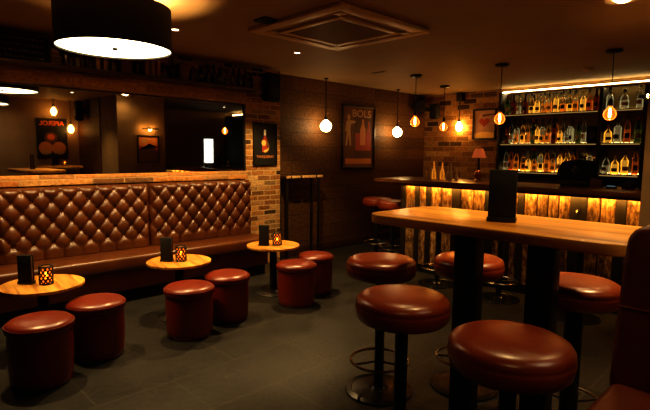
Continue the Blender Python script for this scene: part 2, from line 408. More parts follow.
# ------------------------------------------------------------------ mirror and high ledge
mr = thing('wall_mirror', 'long dark horizontal mirror set in the brick wall above the tufted banquette', 'mirror', (AX, 1.2, 1.18))
MB().box(0.002, 0.012, -2.2, 2.19, 0, 0.785).build('mirror_glass', M['mirror'], mr)
f = MB()
for a in ((-2.23, -2.2, 0.0, .785), (2.19, 2.215, 0.0, .785)): f.box(0, 0.025, a[0], a[1], a[2], a[3])
f.box(0.001, 0.022, -2.23, 2.215, 0.770, 0.785)
f.build('frame', M['black'], mr)

ld = thing('wall_ledge', 'long dark timber ledge above the mirror carrying bottles and books', 'shelf', (AX, 1.2, 2.10))
MB().box(0, 0.19, -2.3, 2.30, 0, 0.035, .004).build('board', M['wood_dark'], ld)
for k in range(5):
    y = -1.7 + k * .95
    MB().box(0.0005, 0.03, y, y + .025, -.055, -.0005).build('bracket', M['black'], ld)

# ------------------------------------------------------------------ banquette
def tufted(y0, y1, z0, z1, a=0.155, b=0.092, depth=0.036):
    ny = int((y1 - y0) / 0.0105); nz = 62
    mb = MB(); bm = mb.bm; g = []
    yc = (y0 + y1) / 2
    for j in range(nz + 1):
        z = z0 + (z1 - z0) * j / nz; row = []
        for i in range(ny + 1):
            y = y0 + (y1 - y0) * i / ny
            zr = (z - z1) + b * 0.35
            u = (y - yc) / a + zr / (2 * b); v = (y - yc) / a - zr / (2 * b)
            su = abs(math.sin(PI * u)); sv = abs(math.sin(PI * v))
            # pinch at the buttons, folds along the diamond edges
            h = (su * sv) ** 0.42
            du = u - round(u); dv = v - round(v)
            q = math.sqrt(du * du + dv * dv)
            h -= 0.55 * math.exp(-(q / 0.11) ** 2)
            if zr < -5.2 * b:                       # plain pleats at the foot
                t = min(1, (-5.2 * b - zr) / 0.05)
                h = h * (1 - t) + t * (abs(math.sin(PI * ((y - yc) / a + 0.0))) ** 0.3)
            edge = min(y - y0, y1 - y) / 0.05; top = (z1 - z) / 0.05
            e = min(1, max(0, edge)); tt = min(1, max(0, top))
            x = 0.03 + depth * h * (0.25 + 0.75 * math.sqrt(e)) * (0.35 + 0.65 * math.sqrt(tt)) + 0.035 * math.sqrt(max(0, 1 - (1 - tt) ** 2)) - 0.03 * (1 - e) ** 2
            row.append(bm.verts.new((x, y, z)))
        g.append(row)
    for j in range(nz):
        for i in range(ny): bm.faces.new([g[j][i], g[j][i + 1], g[j + 1][i + 1], g[j + 1][i]])
    # closed back
    bk = [[bm.verts.new((0.0, v.co.y, v.co.z)) for v in r] for r in (g[0], g[-1])]
    for i in range(ny):
        bm.faces.new([g[0][i + 1], g[0][i], bk[0][i], bk[0][i + 1]]); bm.faces.new([g[-1][i], g[-1][i + 1], bk[1][i + 1], bk[1][i]])
        bm.faces.new([bk[0][i], bk[1][i], bk[1][i + 1], bk[0][i + 1]])
    bm.faces.new([r[0] for r in g] + [bk[1][0], bk[0][0]]); bm.faces.new([r[-1] for r in g][::-1] + [bk[0][-1], bk[1][-1]])
    # buttons
    n = int((y1 - y0) / (a / 2)) + 2
    for j in range(0, 6):
        for i in range(-n, n + 1):
            if (i + j) % 2: continue
            y = yc + i * a / 2; z = z1 - b * 0.35 - j * b
            if y0 + .05 < y < y1 - .05 and z0 + .04 < z < z1 - .02:
                mb.lathe([(0, .014), (.008, .012), (.013, .005), (.014, 0)], (0.055, y, z), 10, axis='x')
    return mb

bq = thing('banquette', 'long brown leather banquette with diamond-tufted back along the brick wall', 'bench', (AX + .004, 1.2, 0))
BL, BR = -2.3, 2.22
for k, (ya, yb) in enumerate(((-2.3, -0.36), (-0.355, 0.965), (0.97, 2.22))):
    o = tufted(ya, yb, 0.45, 1.075).build('tufted_back', M['leather'], bq, (0.062, 0, 0), sharp=80)
MB().box(0.0, 0.06, BL, BR, 0.1, 1.06, .004).build('back_board', M['wood_dark'], bq)
s = MB(); s.box(0.062, 0.50, BL, BR, 0.315, 0.445, 0.032, seg=4)
s.build('seat_cushion', M['leather'], bq, sharp=60)
MB().box(0.062, 0.44, BL, BR, 0.12, 0.312, .006).build('seat_front', M['leather_dark'], bq)
MB().box(0.0, 0.38, BL, BR, 0.0, 0.118).build('plinth', M['black_matt'], bq)

# ------------------------------------------------------------------ low round tables with candle and menu
def low_table(loc, label):
    t = thing('round_table', label, 'table', loc, 0, 'low round tables along the banquette')
    MB().lathe([(0, .460), (.252, .460), (.262, .464), (.264, .473), (.262, .482), (.254, .485), (0, .485)], n=56).build('tabletop', M['wood_round'], t, rz=random.uniform(-.25, .25))
    MB().lathe([(.0, .450), (.10, .450), (.10, .4595), (0, .4595)], n=24).build('mounting_plate', M['black'], t)
    MB().lathe([(.0, .02), (.036, .02), (.036, .4495), (0, .4495)], n=20).build('pedestal', M['black'], t)
    MB().lathe([(0, 0), (.178, 0), (.18, .006), (.17, .014), (.06, .024), (.045, .034), (0, .034)], n=40).build('base', M['steel'], t)
    return t
T = [(-3.73, 0.92, 0), (-3.77, 1.965, 0), (-3.81, 3.005, 0)]
low_table(T[0], 'low round wooden table at the near end of the banquette, left of the others')
low_table(T[1], 'low round wooden table in the middle of the banquette row')
low_table(T[2], 'low round wooden table nearest the brick pillar')

def candle(loc, label, k=1.28, group='lattice candle holders on the low tables'):
    c = thing('candle_holder', label, 'candle', loc, 0, group)
    R, Hh = .032 * k, .098 * k
    w = MB()
    for j in range(9):
        for sgn in (1, -1):
            pts = []
            for i in range(9):
                a = 2 * PI * j / 9 + sgn * 2 * PI * 0.33 * i / 8
                pts.append((R * math.cos(a), R * math.sin(a), .004 + (Hh - .006) * i / 8))
            w.tube(pts, .0041 * k, 4)
    for z in (.003, Hh - .003): w.tube([(R * math.cos(2 * PI * i / 24), R * math.sin(2 * PI * i / 24), z) for i in range(24)], .0045 * k, 5, closed=True)
    w.lathe([(0, 0), (R, 0), (R, .004), (0, .004)], n=20)
    w.build('lattice', M['black'], c)
    MB().lathe([(.0, .005), (R * .84, .005), (R * .86, .02), (R * .86, Hh * .94), (R * .80, Hh * .94), (R * .80, .01), (0, .01)], n=24).build('glass_cup', M['candle_glass'], c)
    MB().lathe([(0, .0105), (R * .55, .0105), (R * .55, .030 * k), (0, .030 * k)], n=16).build('wax_candle', M['wax'], c)
    MB().lathe([(0, .031 * k), (.005, .036 * k), (.0075, .044 * k), (.004, .056 * k), (0, .066 * k)], n=10).build('flame', M['flame'], c)
    return c
def menu_box(loc, rz, label, w=.095, h=.20, th=.04):
    """two stiff black covers in a black foot"""
    m = thing('menu_holder', label, 'menu', loc, rz, 'black menu holders')
    MB().box(-w / 2 - .004, w / 2 + .004, -th / 2 - .003, th / 2 + .003, 0, .02, .002).build('foot', M['black'], m)
    for s_ in (-1, 1):
        MB().box(-w / 2, w / 2, s_ * th * .32 - .005, s_ * th * .32 + .005, .0205, h, .002).build('menu_cover', M['black_matt'], m)
    MB().box(-w / 2 + .004, w / 2 - .004, -th * .15, th * .15, .0205, h - .008).build('pages', M['cardboard'], m)
    return m
TZ = .486
def rel(t, dx, dy): return (t[0] + dx, t[1] + dy, TZ)
candle(rel(T[0], .035, .015), 'black lattice candle holder glowing on the low table at the near left')
menu_box(rel(T[0], -.05, -.085), 0.75, 'black menu holder behind the candle on the near left low table')
candle(rel(T[1], .035, .0), 'black lattice candle holder glowing on the middle low table')
menu_box(rel(T[1], -.03, -.095), 0.75, 'black menu holder beside the candle on the middle low table')
candle(rel(T[2], .045, .015), 'black lattice candle holder glowing on the low table by the pillar')
menu_box(rel(T[2], -.02, -.10), 0.75, 'black menu holder beside the candle on the low table by the pillar')

# ------------------------------------------------------------------ ottomans
def ottoman(loc, label):
    o = thing('ottoman', label, 'stool', loc, 0, 'round leather ottomans')
    MB().lathe([(0, 0), (.158, 0), (.166, .006), (.171, .05), (.177, .16), (.177, .28), (.173, .325), (0, .325)], n=48).build('body', M['leather_otto'], o, sharp=50)
    MB().lathe([(.0, .326), (.173, .326), (.184, .331), (.188, .343), (.186, .362), (.181, .374), (.168, .385), (.14, .393), (.08, .398), (0, .400)], n=48).build('lid', M['leather_otto'], o, sharp=70)
    MB().tube([(.1865 * math.cos(2 * PI * i / 48), .1865 * math.sin(2 * PI * i / 48), .366) for i in range(48)], .0035, 6, closed=True).build('piping', M['leather_otto'], o)
    return o
oa = ottoman((-3.245, 0.775, 0), 'red leather ottoman at the near left low table, closest to the camera')
for p, l in (((-3.425, 1.165, 0), 'red leather ottoman at the near left low table, farther one of its pair'),
             ((-3.335, 1.816, 0), 'red leather ottoman in front of the middle low table, closer one of its pair'),
             ((-3.455, 2.235, 0), 'red leather ottoman beside the middle low table, farther one of its pair'),
             ((-3.375, 2.935, 0), 'red leather ottoman in front of the low table nearest the pillar'),
             ((-3.54, 3.325, 0), 'red leather ottoman farthest along the row, beyond the last low table')):
    copy_thing(oa, p, l)

# ------------------------------------------------------------------ high table
ht = thing('high_table', 'long high wooden table with rounded corners on two black posts', 'table', (-1.03, 2.14, 0))
def rounded(x0, x1, y0, y1, r, n=8):
    pts = []
    for cx, cy, a0 in ((x1 - r, y1 - r, 0), (x0 + r, y1 - r, 90), (x0 + r, y0 + r, 180), (x1 - r, y0 + r, 270)):
        for i in range(n + 1):
            a = math.radians(a0 + 90 * i / n); pts.append((cx + r * math.cos(a), cy + r * math.sin(a)))
    return pts
def slab(outline, z0, z1, bev, mi=0):
    mb = MB(); bm = mb.bm
    lo = [bm.verts.new((x, y, z0)) for x, y in outline]; f = bm.faces.new(lo)
    r = bmesh.ops.extrude_face_region(bm, geom=[f])
    for v in [g for g in r['geom'] if isinstance(g, bmesh.types.BMVert)]: v.co.z = z1
    es = [e for e in bm.edges if abs(e.verts[0].co.z - e.verts[1].co.z) < 1e-6]
    bmesh.ops.bevel(bm, geom=es, offset=bev, segments=3, affect='EDGES', profile=0.5)
    return mb
slab(rounded(-.59, .60, -.285, .285, .10), 1.055, 1.10, .006).build('tabletop', M['wood_table'], ht, sharp=35)
for x in (-.155, .20):
    l = MB().box(x - .055, x + .055, -.045, .045, .015, 1.04, .003).build('leg', M['black'], ht)
    MB().box(x - .13, x + .13, -.14, .14, 1.0405, 1.0545, .002).build('top_plate', M['black'], l)
    MB().box(x - .13, x + .13, -.14, .14, 0, .0145, .003).build('foot_plate', M['black'], l)
mb_ = menu_box((-1.01, 2.10, 1.101), 0.35, 'tall black menu holder standing open on the long high table', .115, .232, .06)

# ------------------------------------------------------------------ stools
def stool(loc, label, group, rz=0, cr=.028):
    t = thing('bar_stool', label, 'stool', loc, rz, group)
    sh = 'leather_seat'
    MB().lathe([(0, 0.6880), (.165, 0.6880), (.183, 0.6910), (.196, 0.7040), (.202, 0.7400), (.2015, 0.7500), (.1995, 0.7540), (.1995, 0.7580), (.2005, 0.7620), (.198, 0.7750), (.190, 0.7880), (.172, 0.7980), (.14, 0.8040), (.09, 0.8070), (0, 0.8080)], n=56).build('seat', M[sh], t, sharp=80)
    MB().lathe([(0, 0.6800), (.13, 0.6800), (.13, 0.6875), (0, 0.6875)], n=24).build('seat_plate', M['black'], t)
    MB().lathe([(0, .024), (cr, .024), (cr, 0.6795), (0, 0.6795)], n=20).build('column', M['black'], t)
    r = MB().tube([(.168 * math.cos(2 * PI * i / 40), .168 * math.sin(2 * PI * i / 40), .185) for i in range(40)], .0085, 8, closed=True).build('foot_ring', M['chrome'], t)
    for a in (0.0, 2 * PI / 3, 4 * PI / 3):
        MB().tube([(.029 * math.cos(a), .029 * math.sin(a), .180), (.160 * math.cos(a), .160 * math.sin(a), .185)], .006, 6).build('spoke', M['black'], r)
    MB().lathe([(0, 0), (.196, 0), (.20, .004), (.197, .010), (.165, .016), (.16, .013), (.06, .020), (.045, .034), (.0, .034)], n=44).build('base_plate', M['black_gloss'], t, sharp=30)
    return t
g1 = 'leather stools around the high table'
st = stool((-.69, 1.54, 0), 'round brown leather stool in front of the high table, nearest the camera', g1, 0.4)
for p, l, a in (((-1.232, 1.675, 0), 'round brown leather stool on the near side of the high table, second from the camera', 1.0),
             ((-1.765, 2.185, 0), 'round brown leather stool at the far left end of the high table', 0.2),
             ((-1.44, 2.60, 0), 'round brown leather stool on the bar side of the high table, behind its left post', 1.7),
             ):
    copy_thing(st, p, l, a)
stool((-.81, 2.50, 0), 'round brown leather stool on the bar side of the high table, behind its right post', g1, 0.9, .042)
g2 = 'leather stools along the bar'
for p, l, a in (((-4.27, 5.17, 0), 'leather stool standing past the end of the bar against the plank wall', 0.3),
             ((-3.87, 5.00, 0), 'leather stool tucked under the overhanging end of the bar counter', 1.2),
             ((-2.86, 4.50, 0), 'leather stool at the bar front, partly hidden behind the table end', 2.0),
             ((-2.15, 4.48, 0), 'leather stool at the bar front, seen between the two table posts', 0.6),
             ((-1.43, 4.45, 0), 'leather stool at the right end of the bar front behind the table', 1.5)):
    copy_thing(st, p, l, a, g2)

# ------------------------------------------------------------------ booth seat at the right edge
bo = thing('booth_seat', 'high-backed dark leather booth seat at the right end of the high table', 'bench', (-.405, 1.66, 0))
bk = MB()
# reclined padded back with a rounded outer corner
prof = []
W = .95
bm = bk.bm
def back_outline():
    pts = [(0.0, .60)]
    r = .055
    pts.append((-.012, .72)); pts.append((0.0, 1.14 - r))
    for i in range(7):
        a = math.radians(180 - 90 * i / 6); pts.append((r + r * math.cos(a), 1.15 + r * math.sin(a) - .01))
    pts += [(W, 1.195), (W, .60)]
    return pts
fr = [bm.verts.new((x, -.0 - .05 * (1 - (z - .6) / .6), z)) for x, z in back_outline()]
f0 = bm.faces.new(fr)
r_ = bmesh.ops.extrude_face_region(bm, geom=[f0])
for v in [g for g in r_['geom'] if isinstance(g, bmesh.types.BMVert)]: v.co.y = .12
bmesh.ops.bevel(bm, geom=[e for e in bm.edges if e.calc_face_angle(0) > .9], offset=.018, segments=3, affect='EDGES', profile=.5)
bk.build('backrest', M['leather_dark'], bo, sharp=60)
MB().tube([(-.0, -.034, .955), (.45, -.036, .955), (W, -.036, .955)], .003, 6).build('seam_piping', M['leather_dark'], bo)
MB().box(0.0, W, -.56, -.055, .63, .735, .03, seg=4).build('seat_cushion', M['leather_dark'], bo, sharp=60)
MB().box(.02, W, -.53, .11, .0, .628, .004).build('base', M['black_matt'], bo)

# ------------------------------------------------------------------ second high table by the right wall (seen in the mirror)
h2 = thing('high_table', 'small high table with candle against the plaster wall, seen only in the mirror', 'table', (.78, 3.0, 0))
slab(rounded(-.36, .36, -.33, .33, .06), 1.06, 1.10, .005).build('tabletop', M['wood_table'], h2, sharp=35)
MB().box(-.05, .05, -.05, .05, .015, 1.059, .003).build('leg', M['black'], h2)
MB().box(-.22, .22, -.22, .22, 0, .0145, .003).build('foot_plate', M['black'], h2)
candle((.80, 3.10, 1.101), 'lattice candle holder on the high table that shows in the mirror', 1.1, 'candles seen in the mirror')
menu_box((.82, 2.93, 1.101), 1.4, 'black menu holder on the high table that shows in the mirror', .11, .23, .06)

# ------------------------------------------------------------------ drum lamps
def drum(loc, label, h=.265):
    d = thing('drum_lamp', label, 'lamp', loc, 0, 'large drum ceiling lamps')
    R = .352
    MB().lathe([(R, 0), (R, h), (R - .006, h), (R - .006, 0), (R, 0)], n=72).build('shade', M['shade'], d)
    MB().lathe([(0, .012), (R - .0065, .012), (R - .0065, .018), (0, .018)], n=72).build('diffuser', M['diffuser'], d)
    for dz in (.085, .145):
        MB().lathe([(.0125, -.022), (.022, -.012), (.024, 0), (.022, .012), (.0125, .022)], (0, 0, h - dz), 18).build('bulb', M['uplight'], d)
    MB().lathe([(0, -.006), (.012, -.004), (.018, .004), (.018, .0115), (0, .0115)], n=16).build('finial', M['steel'], d)
    MB().lathe([(0, .0185), (.012, .0185), (.012, CZ - loc[2] - .021), (0, CZ - loc[2] - .021)], n=12).build('stem', M['black'], d)
    MB().lathe([(0, CZ - loc[2] - .0205), (.07, CZ - loc[2] - .0205), (.07, CZ - loc[2] - .0005), (0, CZ - loc[2] - .0005)], n=24).build('canopy', M['black'], d)
    return d
drum((-3.28, 1.295, 2.048), 'large black drum lamp with glowing white disc above the banquette tables')
d2 = drum((.55, 1.80, 2.19), 'black drum lamp near the right wall, seen only as a reflection in the mirror', .16)

# ------------------------------------------------------------------ pendants over the bar
def pendant(x, y, zb, label):
    p = thing('pendant_light', label, 'lamp', (x, y, zb), 0, 'bare filament pendants hanging over the bar')
    top = CZ - zb
    MB().lathe([(0, top - .032), (.05, top - .032), (.072, top - .022), (.075, top - .0005), (0, top - .0005)], n=28).build('canopy', M['black'], p)
    MB().tube([(0, 0, top - .0325), (0, 0, .135)], .0045, 6).build('cord', M['black'], p)
    MB().lathe([(0, .134), (.010, .13), (.02, .115), (.021, .07), (.017, .062), (0, .062)], n=18).build('socket', M['black'], p)
    MB().lathe([(.015, .0615), (.024, .045), (.045, .022), (.058, -.004), (.060, -.022), (.052, -.048), (.034, -.068), (.012, -.077), (0, -.078)], n=28).build('bulb', M['bulb_glass'], p)
    fm = MB()
    for k in range(4):
        a = PI / 4 + k * PI / 2
        fm.tube([(.005 * math.cos(a), .005 * math.sin(a), .04), (.011 * math.cos(a), .011 * math.sin(a), -.012), (.006 * math.cos(a), .006 * math.sin(a), -.048)], .0036, 5)
    fm.build('filament', M['filament'], p)
    return p
pendant(-3.78, 5.30, 1.825, 'filament pendant on a black ceiling disc over the left end of the bar')
pendant(-4.05, 6.40, 1.815, 'filament pendant farthest back, in front of the rear brick wall')
pendant(-2.63, 5.30, 1.815, 'filament pendant over the bar, beside the framed heart picture')
pendant(-1.515, 5.30, 1.815, 'filament pendant over the right end of the bar, before the shelf post')

# ------------------------------------------------------------------ pipe wall lights
def pipe_light(loc, rz, label, ztop, bright=True, bulb_s=1.0, out=.19, hot=None):
    """conduit down the wall, elbow, tap handle and bare bulb; front faces -y"""
    p = thing('wall_light', label, 'lamp', loc, rz, 'industrial pipe wall lights')
    L = ztop - loc[2]
    MB().tube([(0, -out, L), (0, -out, .115)], .0085, 8).build('pipe', M['steel'], p)
    MB().lathe([(0, L - .012), (.03, L - .012), (.034, L), (0, L)], (0, -out, 0), n=20).build('flange', M['steel'], p)
    MB().tube([(.010, -out, .15), (.045, -out, .165)], .006, 6).build('tap_handle', M['brass'], p)
    MB().lathe([(0, .1149), (.02, .112), (.024, .10), (.024, .07), (0, .07)], (0, -out, 0), n=16).build('socket', M['black'], p)
    k = bulb_s
    MB().lathe([(.014, .0695), (.03 * k, .055), (.055 * k, .03), (.068 * k, -.005), (.066 * k, -.035), (.048 * k, -.07), (.02 * k, -.088), (0, -.09)], (0, -out, 0), n=24).build('bulb', hot or (M['bulb_white'] if bright else M['bulb_warm']), p)
    return p
pipe_light((PX, 4.70, 1.775), PI / 2, 'white glowing bulb on a thin pipe between brick pillar and tall poster', CZ - .001, True, 1.12)
pipe_light((PX, 6.28, 1.75), PI / 2, 'white glowing bulb on a thin pipe right of the tall poster', CZ - .001, True, 1.08)
pipe_light((RX, 3.00, 2.17), -PI / 2, 'amber bulb above the spritz poster, seen in the mirror', CZ - .001, False, .75)
pipe_light((1.05, 3.505, 1.84), 0, 'amber bulb in the corner of the boarded partition, seen in the mirror', CZ - .001, False, .8)
pipe_light((-4.28, BY, 1.86), 0, 'amber bulb glowing against the rear brick wall left of the heart picture', 2.2615, False, .72, .075, M['bulb_hot'])
MB().box(-.055, .055, -.10, -.0005, 0, .13, .006).build('junction_box', M['black'], None, (-4.28, BY, 2.262))
tag(bpy.data.objects['junction_box'], 'black junction box above the amber bulb on the rear brick wall', 'electrical box')

# ------------------------------------------------------------------ speakers
def speaker(loc, rz, w, h, d, label, tilt=0.0):
    s = thing('wall_speaker', label, 'speaker', loc, rz, 'black wall speakers')
    a = MB().box(-w / 2, w / 2, -d - .05, -.05, -h / 2, h / 2, min(w, h, d) * .30, seg=5).build('cabinet', M['black_matt'], s)
    MB().lathe([(0, 0), (w * .36, 0), (w * .36, .004), (w * .30, .006), (0, .006)], (0, -d - .0565, -h * .12), 24, axis='y').build('grille', M['black'], a)
    MB().box(-.03, .03, -.0495, -.0005, -.04, .04, .003).build('bracket', M['black'], s)
    return s
speaker((AX, 3.735, 2.175), PI / 2 , .22, .34, .13, 'black wall speaker high on the brick pillar')
speaker((-4.72, BY, 2.11), 0, .16, .25, .14, 'black wall speaker on the rear brick wall behind the bar pendants')
speaker((PX, 6.98, 2.20), PI / 2, .16, .20, .14, 'small black speaker on the plank wall close to the rear corner')
speaker((.75, 3.505, 2.18), 0, .17, .40, .15, 'tall black speaker on the boarded partition, seen in the mirror')

# ------------------------------------------------------------------ pictures
def frame(name, label, cat, loc, rz, w, h, paper, bar=.022, group=None):
    """framed sheet centred on loc; returns root. art sits at y = -0.014"""
    p = thing(name, label, cat, loc, rz, group)
    f = MB()
    f.box(-w / 2, w / 2, -.025, -.001, h / 2 - bar, h / 2, .002); f.box(-w / 2, w / 2, -.025, -.001, -h / 2, -h / 2 + bar, .002)
    f.box(-w / 2, -w / 2 + bar, -.025, -.001, -h / 2 + bar, h / 2 - bar, .002); f.box(w / 2 - bar, w / 2, -.025, -.001, -h / 2 + bar, h / 2 - bar, .002)
    f.build('frame', M['black'], p)
    MB().box(-w / 2 + bar, w / 2 - bar, -.010, -.001, -h / 2 + bar, h / 2 - bar).build('sheet', paper, p)
    return p
def blob(cx, cz, rx, rz_, n=20, y=-.0115): return [(cx + rx * math.cos(2 * PI * i / n), y, cz + rz_ * math.sin(2 * PI * i / n)) for i in range(n)]
def art(parent, shapes, name='printed_shape'):
    for pts, mat in shapes: MB().poly(pts).build(name, mat, parent)

# tall vintage spirits poster on the plank wall
bp = frame('poster', 'tall framed vintage drinks poster with BOLS lettering on the plank wall', 'poster', (PX, 5.57, 1.64), PI / 2, .74, .95, M['tan_ink'], .03)
art(bp, [([(-.10, -.0106, -.36), (.30, -.0106, -.36), (.30, -.0106, .30), (-.10, -.0106, .30)], M['brown_ink']),
         ([(-.08, -.011, -.20), (.28, -.011, -.20), (.28, -.011, .06), (-.08, -.011, .06)], M['red_ink']),
         # two tall bottles
         ([(.03, -.0115, -.12), (.15, -.0115, -.12), (.155, -.0115, .12), (.115, -.0115, .20), (.115, -.0115, .27), (.07, -.0115, .27), (.07, -.0115, .20), (.03, -.0115, .12)], M['amber_ink']),
         ([(.18, -.0115, -.12), (.27, -.0115, -.12), (.27, -.0115, .10), (.245, -.0115, .16), (.245, -.0115, .24), (.21, -.0115, .24), (.205, -.0115, .16), (.18, -.0115, .10)], M['red_ink']),
         # standing figure reaching out to the right
         ([(-.29, -.0115, -.13), (-.255, -.0115, -.13), (-.225, -.0115, .03), (-.20, -.0115, -.13), (-.165, -.0115, -.13), (-.185, -.0115, .10), (-.18, -.0115, .18), (-.07, -.0115, .215), (-.075, -.0115, .24), (-.20, -.0115, .245), (-.275, -.0115, .23), (-.30, -.0115, .08), (-.275, -.0115, .07), (-.255, -.0115, .15), (-.265, -.0115, .05)], M['cream']),
         (blob(-.225, .285, .032, .042), M['cream']),
         ([(-.29, -.0112, -.40), (.29, -.0112, -.40), (.29, -.0112, -.32), (-.29, -.0112, -.32)], M['amber_ink'])])
lettering('BOLS', .15, M['cream'], bp, (.06, -.0125, .345), .42)

# dark bottle poster on the pillar
tp = frame('poster', 'black poster with a glowing bottle on the brick pillar', 'poster', (AX, 3.715, 1.50), PI / 2, .36, .52, M['night_ink'], .012)
art(tp, [([(-.045, -.0115, -.10), (.035, -.0115, -.10), (.04, -.0115, .03), (.018, -.0115, .075), (.018, -.0115, .10), (-.022, -.0115, .10), (-.022, -.0115, .075), (-.05, -.0115, .03)], M['red_ink']),
         ([(-.018, -.0118, .105), (.014, -.0118, .105), (.014, -.0118, .175), (-.018, -.0118, .175)], M['white_ink']),
         (blob(-.020, .015, .034, .036, y=-.0121), M['gold_ink']),
         ([(-.03, -.0122, -.085), (.0, -.0122, -.105), (.05, -.0122, -.075), (.06, -.0122, -.035), (.028, -.0122, -.065), (.0, -.0122, -.07)], M['gold_ink']),
         ([(.02, -.0121, -.04), (.075, -.0121, -.03), (.03, -.0121, .05)], M['tan_ink'])])
lettering('TANQUERAY', .045, M['amber_ink'], tp, (0, -.0125, -.155), .27)

# heart picture on the rear brick wall
hp = frame('framed_picture', 'framed pale picture with a dark red heart shape on rear brick wall', 'picture', (-3.87, BY, 1.875), 0, .40, .48, M['pink_paper'], .024)
heart = []
for i in range(28):
    t = 2 * PI * i / 28
    heart.append((.0060 * 16 * math.sin(t) ** 3 * .95, -.0115, .035 + .0050 * (13 * math.cos(t) - 5 * math.cos(2 * t) - 2 * math.cos(3 * t) - math.cos(4 * t))))
art(hp, [(heart, M['red_ink']), ([(-.175, -.0112, -.215), (.175, -.0112, -.215), (.175, -.0112, -.14), (.05, -.0112, -.115), (-.08, -.0112, -.12), (-.175, -.0112, -.15)], M['gold_ink']),
         ([(-.03, -.0113, .12), (.165, -.0113, .145), (.165, -.0113, .165), (-.04, -.0113, .15)], M['brown_ink'])])

# spritz poster on the right wall, read in reverse in the mirror
ap = frame('poster', 'dark poster with orange APEROL lettering and round glasses, reversed in the mirror', 'poster', (RX, 3.0, 1.63), -PI / 2, .56, .80, M['night_ink'], .02)
art(ap, [(blob(-.12, -.19, .13, .13), M['amber_ink']), (blob(.12, -.19, .13, .13, y=-.0112), M['amber_ink']), (blob(.02, .02, .12, .11, y=-.0118), M['tan_ink']),
         (blob(.02, .03, .07, .06, y=-.0121), M['orange_ink']), (blob(-.12, -.28, .10, .035, y=-.0121), M['cream']), (blob(.12, -.28, .10, .035, y=-.0121), M['cream'])])
lettering('APEROL', .12, M['orange_ink'], ap, (0, -.0125, .30), .46)

# landscape picture with picture light on the end of the partition
lp = frame('framed_picture', 'dark framed picture under a picture light, seen in the mirror', 'picture', (-.80, 4.08, 1.44), -PI / 2, .42, .50, M['brown_ink'], .02)
art(lp, [([(-.18, -.0112, .02), (.18, -.0112, .05), (.18, -.0112, .22), (-.18, -.0112, .22)], M['amber_ink']), ([(-.18, -.0115, -.05), (-.02, -.0115, .10), (.18, -.0115, -.02), (.18, -.0115, .03), (-.18, -.0115, .04)], M['red_ink']),
         (blob(.08, .15, .05, .04), M['cream'])])
pl = thing('picture_light', 'black picture light glowing above a framed picture, seen in the mirror', 'lamp', (-.80, 4.08, 1.81), -PI / 2)
MB().tube([(0, -.001, 0), (0, -.06, .03), (0, -.12, .01)], .008, 8).build('arm', M['black'], pl)
MB().box(-.15, .15, -.15, -.105, -.012, .012, .004).build('lamp_hood', M['black'], pl)
MB().box(-.14, .14, -.104, -.095, -.010, .010).build('lamp_tube', M['bulb_hot'], pl)

# lit drinks menu on the far right bar wall (bright patch in the mirror)
lm = thing('lit_menu_sign', 'bright lit menu panel beyond the bar, seen in the mirror', 'sign', (RX, 6.55, 1.42), -PI / 2)
MB().box(-.14, .14, -.03, -.001, -.31, .31, .004).build('casing', M['black'], lm)
MB().box(-.125, .125, -.034, -.0305, -.295, .295).build('lit_face', M['menu_glow'], lm)
ln = MB()
for k in range(9):
    z = .22 - k * .05; w = random.uniform(.05, .1)
    ln.box(-w, w * .8, -.0352, -.0342, z - .007, z + .007)
ln.build('printed_line', M['night_ink'], lm)

# ------------------------------------------------------------------ narrow standing shelf by the plank wall
sr = thing('standing_shelf', 'narrow shelf on thin black legs against the plank wall beside the pillar', 'shelf', (-4.87, 4.275, 0))
MB().box(-.10, .10, -.305, .33, 1.075, 1.10, .003).build('shelf_board', M['wood_dark'], sr)
for y in (-.265, .285):
    MB().box(.06, .085, y - .012, y + .012, 0, 1.0745, .002).build('leg', M['black'], sr)
    MB().box(-.085, -.06, y - .012, y + .012, 0, 1.0745, .002).build('leg', M['black'], sr)
for y0, y1 in ((-.305, -.245), (-.21, -.085), (-.045, .06), (.075, .19), (.23, .315)):  # pale strips and gaps imitate lit and shaded stretches of the front edge
    MB().box(.101, .125, y0, y1, 1.074, 1.104, .002).build('lit_edge_strip', M['edge_lit'], sr)

# ------------------------------------------------------------------ bar counter
bc = thing('bar_counter', 'bar counter fronted with distressed upright boards lit from under its top', 'counter', (-3.62, 4.80, 0))
CX = 3.62
slab(rounded(-.26, 4.8, -.20, .55, .05), 1.06, 1.10, .005).build('counter_top', M['wood_counter'], bc, sharp=35)
MB().box(0.0, 4.80, .03, .06, 0.1, 1.0595).build('front_frame', M['black_matt'], bc)
MB().box(0.0, .03, .0605, .53, 0.0, 1.0595, .002).build('end_panel', M['board_dark'], bc)
MB().box(0.0, 4.8, .0305, .06, 0.0, .0995).build('kick_board', M['black'], bc)
def bx(px): return px + CX
light = [(-3.524, -3.394), (-3.330, -3.240), (-3.172, -3.035), (-3.027, -2.899), (-2.788, -2.640), (-2.63, -2.507), (-2.40, -2.27), (-2.22, -2.153), (-2.082, -1.965), (-1.955, -1.86), (-1.85, -1.76), (-1.75, -1.652), (-1.506, -1.40), (-1.391, -1.273), (-1.189, -1.08), (-1.0, -.86), (-.80, -.66), (-.6, -.45), (-.4, -.3)]
dark = [(-3.598, -3.524), (-3.394, -3.33), (-3.24, -3.172), (-2.899, -2.788), (-2.507, -2.40), (-2.27, -2.22), (-2.153, -2.082), (-1.652, -1.506), (-1.273, -1.189), (-1.08, -1.0)]
for a, b in light: MB().box(bx(a) + .002, bx(b) - .002, .004, .0295, .10, 1.05, .003).build('pale_board', M['board'], bc)
for a, b in dark: MB().box(bx(a) + .002, bx(b) - .002, -.004, .0295, .10, 1.058, .004).build('dark_board', M['board_dark'], bc)
MB().box(.06, 4.7, -.055, -.037, 1.050, 1.0595).build('light_strip', M['led'], bc)
